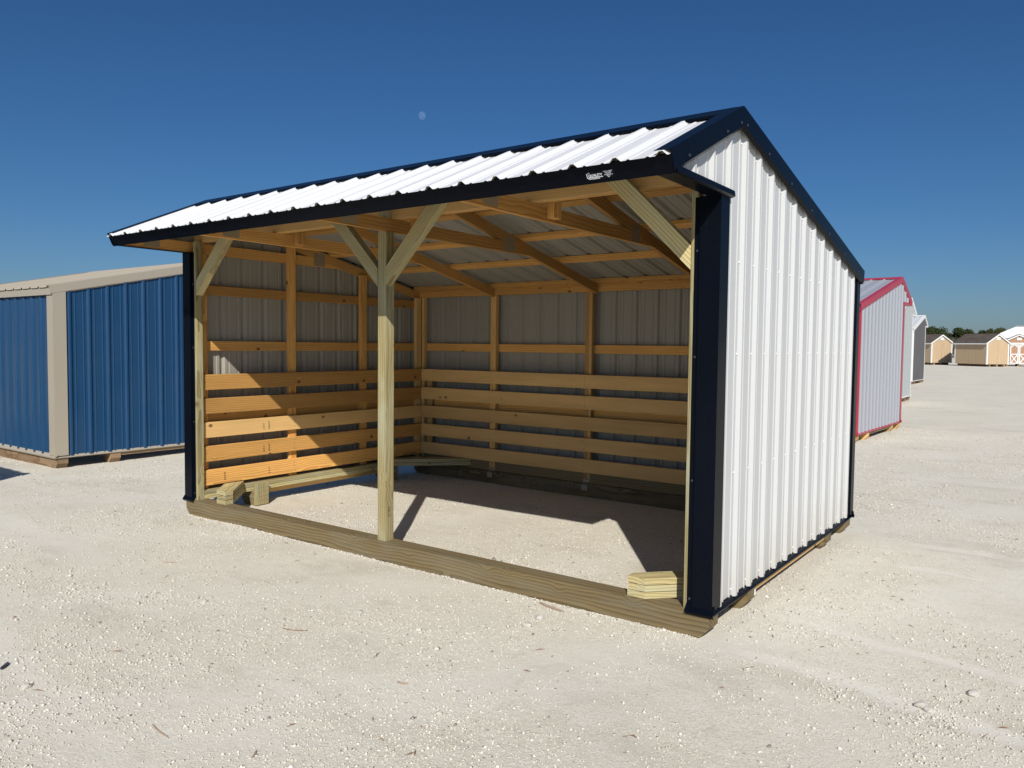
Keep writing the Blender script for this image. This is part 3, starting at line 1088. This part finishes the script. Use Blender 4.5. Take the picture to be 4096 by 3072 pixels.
# ------------------------------------------------------------------ neighbouring sheds of the same kind, turned round
PI = math.pi
GRP = 'sheds standing in the yard'
for nm, loc, rz, sz, mats, lab in (
    ('loafing_shed', (-3.385, 3.42, 0), PI, 1.0, dict(wall=M['blue'], inner=M['back'], trim=M['almond'], roof=M['almond'], skid=M['skid_brown'], rc=0.145),
     'blue ribbed steel shed with almond roof and corner trim, left of the open shed'),
    ('loafing_shed', (3.62, 12.52, 0), PI - math.radians(2.0), 1.03, dict(wall=M['galv'], inner=M['back'], trim=M['red'], roof=M['galv'], skid=M['pine_pale'], rc=0.03),
     'galvanised grey ribbed shed with red trim, behind the open white shed'),
    ('loafing_shed', (2.294, 21.74, 0), PI, 1.085, dict(wall=M['sage'], inner=M['back'], trim=M['trim_white'], roof=M['ash'], skid=M['skid_brown']),
     'pale grey green ribbed shed with white trim, behind the red-trimmed shed'),
    ('loafing_shed', (0.532, 36.16, 0), PI, 1.10, dict(wall=M['charcoal'], inner=M['back'], trim=M['trim_white'], roof=M['ash'], skid=M['skid_brown']),
     'charcoal walled shed with pale steel roof and white trim, farthest of the row'),
    ('loafing_shed', (-6.47, -5.39, 0), 0.0, 1.0, dict(wall=M['white'], inner=M['back'], trim=M['charcoal'], roof=M['white'], skid=M['skid_brown']),
     'white steel shed whose roof corner throws the shadow at the left edge'),
):
    e = empty(nm, loc, rz, None, sz)
    tag(e, lab, 'shed', GRP)
    shed(e, mats, False)
main['group'] = GRP


# ------------------------------------------------------------------ tan wooden sheds far behind
def siding(name, a, b):
    T = NT(name)
    oc = obj_coords(T)
    s1 = T.noise(T.mapping(oc, scale=(26, 26, 0.8)), 1.0, 4, 0.65)
    s2 = T.noise(oc, 0.8, 3)
    c = T.mix(T.ramp(s1, 0.3, 0.7), a, b)
    c = T.mix(T.math('MULTIPLY', T.ramp(s2, 0.4, 0.7), 0.25), c, a)
    return T.finish(c, 0.8, spec=0.2)


M['tan'] = siding('tan wood siding', (0.46, 0.335, 0.205), (0.55, 0.42, 0.275))
M['rose'] = siding('rosy tan wood siding', (0.42, 0.235, 0.145), (0.50, 0.31, 0.20))
T = NT('brown asphalt shingles')
oc = obj_coords(T)
br = T.n('ShaderNodeTexBrick')
T.set(br.inputs['Vector'], oc)
br.inputs['Scale'].default_value = 1.0
br.inputs['Brick Width'].default_value = 0.5
br.inputs['Row Height'].default_value = 0.14
br.inputs['Mortar Size'].default_value = 0.006
br.inputs['Color1'].default_value = (0.062, 0.05, 0.042, 1)
br.inputs['Color2'].default_value = (0.115, 0.095, 0.08, 1)
br.inputs['Mortar'].default_value = (0.03, 0.025, 0.02, 1)
nz = T.noise(T.mapping(oc, scale=(1.0, 5, 5)), 1.4, 4)
M['shingle'] = T.finish(T.mix(T.math('MULTIPLY', nz, 0.6), br.outputs['Color'], (0.16, 0.135, 0.115)), 0.95, spec=0.1)


def tan_shed(loc, rz, w, l, label, wallm, eave=2.25, peak=3.12, doors=False):
    """gable end on local -Y side (width w along x), ridge along +Y, length l"""
    S = empty('wooden_shed', loc, rz)
    tag(S, label, 'shed', 'tan wooden sheds at the far side of the yard')
    z0 = 0.22
    wt = M['trim_white']

    def gz(x):
        return eave + (peak - eave) * (1 - abs(x - w / 2) / (w / 2))
    # gable ends in panels
    for y0, y1, end in ((0.0, 0.03, 0), (l - 0.03, l, 1)):
        n = 2
        for i in range(n):
            a, b = w * i / n + 0.006, w * (i + 1) / n - 0.006
            pts = [(a, z0), (b, z0), (b, gz(b)), (a, gz(a))]
            xz_prism('siding_panel', S, pts, y0, y1, wallm)
    n = 3
    for x0, x1 in ((0.001, 0.03), (w - 0.03, w - 0.001)):
        for i in range(n):
            a, b = 0.032 + (l - 0.064) * i / n + 0.004, 0.032 + (l - 0.064) * (i + 1) / n - 0.004
            yz_prism('siding_panel', S, [(a, z0), (b, z0), (b, eave), (a, eave)], x0, x1, wallm)
    # roof
    ov = 0.16
    t = 0.05
    sl = (peak - eave) / (w / 2)
    for s in (0, 1):
        xa, xb = (-ov, w / 2) if s == 0 else (w / 2, w + ov)
        za, zb = (eave - ov * sl, peak) if s == 0 else (peak, eave - ov * sl)
        cx, cz = (xa + xb) / 2, (za + zb) / 2 + 0.06
        ang = math.atan2(zb - za, xb - xa)
        ln = math.hypot(xb - xa, zb - za)
        fr = Matrix.Translation((cx, l / 2, cz)) @ Matrix.Rotation(-ang, 4, 'Y') @ Matrix.Rotation(PI / 2, 4, 'Z')
        new_obj('roof_slope', box_mesh(l + 0.18, ln, t, M['shingle'], 0.002), S, None, fr)
        # white rake boards on both gables and eave boards
        for yy in (-0.105, l + 0.08):
            fr = Matrix.Translation((cx, yy + 0.012, cz - 0.085)) @ Matrix.Rotation(-ang, 4, 'Y')
            new_obj('rake_board', box_mesh(ln, 0.024, 0.115, wt, 0.002), S, None, fr)
        xe = xa + 0.012 if s == 0 else xb - 0.012
        board('eave_board', S, (xe - 0.012, xe + 0.012, -0.09, l + 0.09, eave - ov * sl - 0.08, eave - ov * sl + 0.03), 'y', wt)
    # corner boards
    for x0, x1 in ((-0.014, 0.098), (w - 0.098, w + 0.014)):
        board('corner_board', S, (x0, x1, -0.018, -0.001, z0 - 0.02, eave - 0.02), 'z', wt)
        board('corner_board', S, (x0, x1, l + 0.001, l + 0.018, z0 - 0.02, eave - 0.02), 'z', wt)
    for y0, y1 in ((0.0, 0.10), (l - 0.10, l)):
        board('corner_board', S, (-0.014, 0.0, y0, y1, z0 - 0.02, eave - 0.16), 'z', wt)
        board('corner_board', S, (w, w + 0.014, y0, y1, z0 - 0.02, eave - 0.16), 'z', wt)
    # gable vent
    vent = board('gable_vent', S, (w / 2 - 0.20, w / 2 + 0.20, -0.03, -0.002, peak - 0.52, peak - 0.27), 'x', wt)
    for i in range(4):
        z = peak - 0.49 + i * 0.055
        sl_ = board('louvre', S, (w / 2 - 0.17, w / 2 + 0.17, -0.042, -0.031, z, z + 0.028), 'x', wt)
        sl_.parent = vent
        sl_.matrix_basis = vent.matrix_basis.inverted() @ sl_.matrix_basis
    for xx in (0.35, w / 2 - 0.07, w - 0.49):
        board('skid', S, (xx, xx + 0.14, 0.02, l - 0.02, -0.01, z0 - 0.004), 'y', M['skid_brown'])
    if doors:
        for s in (0, 1):
            dw = 0.70
            xa = w / 2 - 0.71 + s * 0.72
            dr = empty('door', (xa, -0.02, z0), 0, S)
            board('door_panel', dr, (0, dw, -0.02, 0.0, 0.02, 1.84), 'z', wallm)
            for bx in ((0, 0.10, 0.02, 1.84), (dw - 0.10, dw, 0.02, 1.84)):
                board('door_stile', dr, (bx[0], bx[1], -0.042, -0.0205, bx[2], bx[3]), 'z', wt)
            for za, zb in ((0.02, 0.12), (0.86, 0.96), (1.74, 1.84)):
                board('door_rail', dr, (0.101, dw - 0.101, -0.041, -0.0205, za, zb), 'x', wt)
            for q in (0, 1):
                p0, p1 = ((0.10, 0.12), (dw - 0.10, 0.86)) if q == 0 else ((0.10, 0.86), (dw - 0.10, 0.12))
                dx, dz = p1[0] - p0[0], p1[1] - p0[1]
                L = math.hypot(dx, dz)
                fr = Matrix.Translation(((p0[0] + p1[0]) / 2, -0.030 - 0.006 * q, (p0[1] + p1[1]) / 2)) @ Matrix.Rotation(-math.atan2(dz, dx), 4, 'Y')
                new_obj('door_brace', box_mesh(L, 0.018, 0.085, wt, 0.002), dr, None, fr)
            for q in (0, 1):
                cxx = 0.10 + 0.09 if q == 0 else dw - 0.19
                fr = Matrix.Translation((cxx, -0.030, 1.66)) @ Matrix.Rotation(-(0.8 if q == 0 else -0.8), 4, 'Y')
                new_obj('door_brace', box_mesh(0.26, 0.018, 0.08, wt, 0.002), dr, None, fr)
            for zz in (0.2, 0.9, 1.68):
                xh = -0.03 if s == 0 else dw - 0.09
                board('hinge', dr, (xh, xh + 0.12, -0.048, -0.0425, zz, zz + 0.035), 'x', M['screw_n'])
        board('door_head', S, (w / 2 - 0.80, w / 2 + 0.80, -0.04, -0.001, z0 + 1.86, z0 + 1.99), 'x', wt)
    return S


# ------------------------------------------------------------------ far hall with a white steel roof
def hall(loc, rz):
    S = empty('steel_hall', loc, rz)
    tag(S, 'large hall with white ribbed steel roof, at the right edge behind the tan sheds', 'building')
    w, l, e, pk = 11.0, 22.0, 2.9, 4.3
    wm = (M['trim_white'], M['back'])
    board('wall', S, (0, w, 0, 0.15, -0.05, e), 'x', M['sage'])
    board('wall', S, (0, w, l - 0.15, l, -0.05, e), 'x', M['sage'])
    board('wall', S, (0, 0.15, 0.151, l - 0.151, -0.05, e), 'y', M['sage'])
    board('wall', S, (w - 0.15, w, 0.151, l - 0.151, -0.05, e), 'y', M['sage'])
    for y0, y1 in ((0.0, 0.15), (l - 0.15, l)):
        xz_prism('gable', S, [(0, e + 0.002), (w, e + 0.002), (w / 2, pk - 0.05)], y0, y1, M['sage'])
    for s in (0, 1):
        xa = -0.4 if s == 0 else w + 0.4
        sl = (pk - e) / (w / 2)
        nseg = 11
        for i in range(nseg):
            V, F = [], []
            n = 8
            for k in range(n * 4 + 1):
                y = -0.3 + (l + 0.6) * (i + k / (n * 4)) / nseg
                hh = 0.05 if k % 4 in (0, 1) else 0.0
                V.append((xa, y, e - 0.4 * sl + 0.05 + hh))
                V.append((w / 2, y, pk + 0.05 + hh))
            F = [(2 * k, 2 * k + 2, 2 * k + 3, 2 * k + 1) for k in range(n * 4)]
            new_obj('roof_sheet', mesh_from('roof_sheet', V, F, M['trim_white']), S)
    board('ridge_cap', S, (w / 2 - 0.25, w / 2 + 0.25, -0.3, l + 0.3, pk + 0.09, pk + 0.13), 'y', M['trim_white'])


def ray_pt(px, py, dist):
    """point on the ground distance dist (m) in the direction of a photo pixel column"""
    d = fwd + rt2 * ((px - 2048) / 3118.5) + up2 * ((1536 - py) / 3118.5)
    h = math.hypot(d.x, d.y)
    return Vector((CP.x + d.x / h * dist, CP.y + d.y / h * dist, 0))


GA = math.radians(51)          # turn of the tan sheds: gable looks right of the camera
for px, dist, lab in (
        (3946, 82.0, 'tan wooden shed with brown shingles and white trim, middle of the far three'),
        (3724, 86.0, 'tan wooden shed half hidden behind the charcoal shed, its gable in shadow'),
):
    tan_shed(ray_pt(px, 1450, dist), GA, 2.44, 3.6, lab, M['tan'], 2.18, 2.92)
tan_shed(ray_pt(4008, 1450, 87.0), math.radians(6), 2.6, 4.0, 'rosy tan shed with white cross-braced double doors at the right edge', M['rose'], 2.3, 2.95, True)
hp = ray_pt(4075, 1400, 112.0)
hr_ = math.radians(65)
hall(hp - Vector((5.5 * math.cos(hr_) - 22 * math.sin(hr_), 5.5 * math.sin(hr_) + 22 * math.cos(hr_), 0)), hr_)


# ------------------------------------------------------------------ trees
def leaf_mat(name, a, b):
    T = NT(name)
    g = T.n('ShaderNodeNewGeometry')
    c = T.mix(g.outputs['Random Per Island'], a, b)
    p = T.n('ShaderNodeBsdfPrincipled')
    T.set(p.inputs['Base Color'], c)
    p.inputs['Roughness'].default_value = 0.7
    p.inputs['Specular IOR Level'].default_value = 0.2
    tr_ = T.n('ShaderNodeBsdfTranslucent')
    T.set(tr_.inputs[0], c)
    mx = T.n('ShaderNodeMixShader')
    mx.inputs[0].default_value = 0.25
    T.t.links.new(p.outputs[0], mx.inputs[1])
    T.t.links.new(tr_.outputs[0], mx.inputs[2])
    T.t.links.new(mx.outputs[0], T.out.inputs[0])
    return T.m


M['leaf'] = leaf_mat('oak leaves', (0.022, 0.036, 0.012), (0.062, 0.078, 0.026))
M['leaf2'] = leaf_mat('olive leaves', (0.040, 0.050, 0.018), (0.095, 0.100, 0.042))
M['bark'] = plain('grey bark', (0.14, 0.12, 0.10), 0.9, vary=0.4, scale=9)


def tube(V, F, pts, rads, n=6):
    k0 = len(V)
    for i, (p, r) in enumerate(zip(pts, rads)):
        d = (pts[min(i + 1, len(pts) - 1)] - pts[max(i - 1, 0)]).normalized()
        a = d.orthogonal().normalized()
        b = d.cross(a)
        for j in range(n):
            t = 2 * PI * j / n
            V.append(p + (a * math.cos(t) + b * math.sin(t)) * r)
    for i in range(len(pts) - 1):
        for j in range(n):
            q = k0 + i * n
            F.append((q + j, q + (j + 1) % n, q + n + (j + 1) % n, q + n + j))


def tree(loc, h, rx, seed, label, mat, nleaf=5200, low=0.18, bare=False, spiky=False):
    r = random.Random(seed)
    S = empty('tree', loc, 0)
    tag(S, label, 'tree', 'trees on the horizon')
    V, F = [], []
    th = h * 0.35
    top = Vector((r.uniform(-0.3, 0.3), r.uniform(-0.3, 0.3), th))
    tube(V, F, [Vector((0, 0, -0.1)), top * 0.5 + Vector((0.1, 0, 0)), top], [h * 0.045, h * 0.035, h * 0.028], 8)
    blobs = []
    nb = 15 if not bare else 0
    for i in range(9 if not bare else 14):
        a = r.uniform(0, 2 * PI)
        e = Vector((math.cos(a) * rx * r.uniform(0.3, 0.8), math.sin(a) * rx * r.uniform(0.3, 0.8), h * r.uniform(0.5, 0.93)))
        m_ = top.lerp(e, 0.5) + Vector((r.uniform(-.3, .3), r.uniform(-.3, .3), r.uniform(0, 0.4)))
        tube(V, F, [top, m_, e], [h * 0.02, h * 0.012, h * 0.004], 5)
        if bare:
            for q in range(3):
                t_ = m_ + Vector((r.uniform(-.8, .8), r.uniform(-.8, .8), r.uniform(0.3, 1.3)))
                tube(V, F, [m_, t_], [h * 0.007, h * 0.002], 4)
        blobs.append((e, rx * r.uniform(0.28, 0.46)))
    new_obj('trunk', mesh_from('trunk', V, F, M['bark'], smooth=True), S)
    if bare:
        return
    for i in range(nb):
        a = r.uniform(0, 2 * PI)
        rr = rx * math.sqrt(r.random()) * 0.78
        zz = h * (low + (0.92 - low) * r.random() * (1 - 0.38 * (rr / rx) ** 2))
        blobs.append((Vector((math.cos(a) * rr, math.sin(a) * rr, zz)), rx * r.uniform(0.22, 0.40)))
    V, F = [], []
    wts = [b[1] ** 2 for b in blobs]
    for i in range(nleaf):
        cc, br_ = r.choices(blobs, wts)[0]
        d = Vector((r.gauss(0, 1), r.gauss(0, 1), r.gauss(0, 1))).normalized()
        p = cc + Vector((d.x, d.y, d.z * 0.72)) * br_ * (r.random() ** 0.35) * r.uniform(0.85, 1.12)
        if p.z < h * low * 0.6:
            continue
        s = r.uniform(0.09, 0.22)
        a = Vector((r.gauss(0, 1), r.gauss(0, 1), r.gauss(0, 1))).normalized()
        b = a.orthogonal().normalized()
        if spiky:
            a = (a * 0.4 + Vector((0.4, 0, 1))).normalized()
            b = a.orthogonal().normalized()
            q = (a * s * 2.6, b * s * 0.45)
        else:
            q = (a * s, b * s * 0.7)
        k = len(V)
        V += [p - q[0], p + q[1], p + q[0], p - q[1] + d * s * 0.3]
        F.append((k, k + 1, k + 2, k + 3))
    new_obj('crown', mesh_from('crown', V, F, mat), S)


for px, dist, h, rx, seed, lab, mt, kw in (
    (3733, 160, 5.9, 2.8, 1, 'broad dark green oak rising behind the charcoal shed', M['leaf'], {}),
    (3778, 166, 4.9, 2.0, 2, 'small round dark tree at the right foot of the broad oak', M['leaf'], {}),
    (3852, 160, 5.1, 2.0, 3, 'dark rounded tree left of the shingled roof ridge', M['leaf'], {}),
    (3902, 166, 4.8, 1.9, 4, 'olive green tree over the middle shingled roof', M['leaf2'], {}),
    (3945, 162, 4.7, 1.8, 9, 'dark olive tree between the olive tree and the feathery one', M['leaf'], {}),
    (3984, 162, 5.1, 1.7, 5, 'upright feathery olive tree beside the white hall roof', M['leaf2'], dict(spiky=True)),
    (3812, 158, 4.3, 1.2, 6, 'leafless grey tree between the two dark crowns', M['leaf'], dict(bare=True)),
    (3690, 170, 5.6, 2.8, 8, 'dark tree mostly hidden behind the charcoal shed', M['leaf'], {}),
):
    tree(ray_pt(px, 1400, dist), h, rx, seed, lab, mt, **kw)

# ------------------------------------------------------------------ sticks and bark on the gravel
M['twig'] = plain('weathered twig', (0.36, 0.27, 0.20), 0.9, vary=0.4, scale=60)
M['chip'] = plain('brown bark chip', (0.26, 0.13, 0.065), 0.9, vary=0.4, scale=60)


def twig(pa, pb, rad, label, mat, bend=0.01, name='twig'):
    a, b = ground_pt(*pa), ground_pt(*pb)
    V, F = [], []
    pts = []
    per = (b - a).cross(Vector((0, 0, 1))).normalized()
    for i in range(6):
        t = i / 5
        p = a.lerp(b, t) + per * bend * math.sin(t * PI * 1.3) + Vector((0, 0, rad * 0.8))
        pts.append(p)
    tube(V, F, pts, [rad * v for v in (0.7, 1, 0.9, 1.05, 0.8, 0.5)], 6)
    F.append(tuple(range(5, -1, -1)))
    F.append(tuple(range(len(V) - 6, len(V))))
    o = new_obj(name, mesh_from(name, V, F, mat))
    tag(o, label, name.replace('_', ' '), 'sticks lying on the gravel')


twig((2160, 2409), (2252, 2447), 0.008, 'pinkish brown stick lying by the middle of the front skid', M['twig'], 0.006)
twig((610, 2895), (672, 2948), 0.0035, 'thin pale stick at the bottom left of the gravel', M['twig'], 0.004)
twig((1006, 3026), (1028, 2998), 0.004, 'short forked twig at the lower middle edge', M['twig'], 0.003)
twig((655, 2249), (708, 2250), 0.004, 'thin twig on the gravel in front of the left post', M['twig'], 0.006)
twig((1130, 2510), (1228, 2522), 0.0028, 'long reddish stick in the open gravel before the centre post', M['chip'], 0.01)
twig((4, 2676), (34, 2652), 0.009, 'dark stick at the far left edge', M['screw_n'], 0.003)
twig((1590, 2730), (1630, 2738), 0.005, 'dry grass stalk left of centre in the foreground', M['twig'], 0.005)

# small bark bits and needles: uncountable litter
V, F = [], []
r = random.Random(5)
for i in range(300):
    d = 2.4 + 9 * r.random() ** 1.4
    a = yaw + math.radians(r.uniform(-38, 38))
    x, y = CP.x - math.sin(a) * d, CP.y + math.cos(a) * d
    if mnoise.noise(Vector((x * 0.7, y * 0.7, 4.4))) < -0.05 and r.random() < 0.75:
        continue
    if -0.05 < x < 4.95 and -0.05 < y < 3.1 and r.random() < 0.7:
        continue
    if -0.05 < x < 4.95 and (-0.06 < y < 0.14 or y > 2.85) and y < 3.1:
        continue
    th = r.uniform(0, PI)
    L, wd = r.uniform(0.006, 0.03) * (1.6 if r.random() < 0.15 else 1), r.uniform(0.001, 0.0035)
    z = ground_z(x, y) + 0.004
    ux, uy = math.cos(th), math.sin(th)
    k = len(V)
    tl = r.uniform(-0.004, 0.006)
    V += [(x - ux * L, y - uy * L, z), (x + uy * wd, y - ux * wd, z + 0.003), (x + ux * L, y + uy * L, z + tl), (x - uy * wd, y + ux * wd, z + 0.001), (x, y, z + 0.006)]
    F += [(k, k + 1, k + 4), (k + 1, k + 2, k + 4), (k + 2, k + 3, k + 4), (k + 3, k, k + 4)]
lit = new_obj('bark_litter', mesh_from('bark_litter', V, F, M['chip']))
tag(lit, 'scattered brown bark bits and needles on the gravel', 'litter', kind='stuff')


# a few larger rocks that can be told apart
def rock(px, py, s, label, seed):
    r = random.Random(seed)
    p = ground_pt(px, py)
    import bmesh
    bm = bmesh.new()
    bmesh.ops.create_icosphere(bm, subdivisions=2, radius=1.0)
    for v in bm.verts:
        n = mnoise.noise(v.co * 1.3 + Vector((seed, 0, 0)))
        v.co *= 1 + 0.45 * n
        v.co.z *= 0.62
    me = bpy.data.meshes.new('rock')
    bm.to_mesh(me)
    bm.free()
    me.materials.append(M['rock'])
    o = new_obj('rock', me, None, None, Matrix.Translation(p + Vector((0, 0, s * 0.25))) @ Matrix.Rotation(r.uniform(0, 6), 4, 'Z') @ Matrix.Scale(s, 4))
    tag(o, label, 'rock', 'larger rocks on the gravel')


M['rock'] = plain('limestone rock', (0.52, 0.49, 0.43), 0.9, vary=0.22, scale=3.0, bump=0.6)
rock(818, 2403, 0.019, 'white rounded rock on open gravel before the left half', 11)
rock(106, 2744, 0.022, 'grey angular rock near the left edge foreground', 12)
rock(2160, 2472, 0.030, 'whitish flat rock below the pinkish stick', 13)
rock(2110, 2502, 0.026, 'pale lump of rock just left of the flat rock', 14)
rock(3895, 2776, 0.028, 'grey wedge rock in the right foreground', 15)
rock(3690, 2822, 0.030, 'white rock at the head of a low ridge, right foreground', 16)
rock(3715, 2838, 0.024, 'smaller white rock touching the low ridge, right foreground', 17)
rock(1438, 2448, 0.020, 'chalky white rock in the middle left gravel', 18)
rock(1755, 2855, 0.018, 'small chalky rock low in the middle foreground', 19)

# ------------------------------------------------------------------ the day moon
T = NT('day moon')
d = T.n('ShaderNodeBsdfDiffuse')
oc = obj_coords(T)
mc = T.mix(T.ramp(T.noise(oc, 1.6, 4), 0.4, 0.65), (0.026, 0.028, 0.038), (0.046, 0.047, 0.056))
T.set(d.inputs[0], mc)
trn = T.n('ShaderNodeBsdfTransparent')
ad = T.n('ShaderNodeAddShader')
T.t.links.new(d.outputs[0], ad.inputs[0])
T.t.links.new(trn.outputs[0], ad.inputs[1])
T.t.links.new(ad.outputs[0], T.out.inputs[0])
V, F = [], []
ns, nr = 32, 16
for i in range(nr + 1):
    ph = PI * i / nr
    for j in range(ns):
        th = 2 * PI * j / ns
        V.append((math.sin(ph) * math.cos(th), math.sin(ph) * math.sin(th), math.cos(ph)))
for i in range(nr):
    for j in range(ns):
        F.append((i * ns + j, (i + 1) * ns + j, (i + 1) * ns + (j + 1) % ns, i * ns + (j + 1) % ns))
dm = (fwd + rt2 * ((1688 - 2048) / 3118.5) + up2 * ((1536 - 462) / 3118.5)).normalized()
DM = 6000.0
moon = new_obj('moon', mesh_from('moon', V, F, T.m, smooth=True), None, None,
               Matrix.Translation(CP + dm * DM) @ Matrix.Scale(DM * 16.0 / 3118.5 * 0.93, 4))
tag(moon, 'pale gibbous day moon in the blue sky above the roof', 'moon')
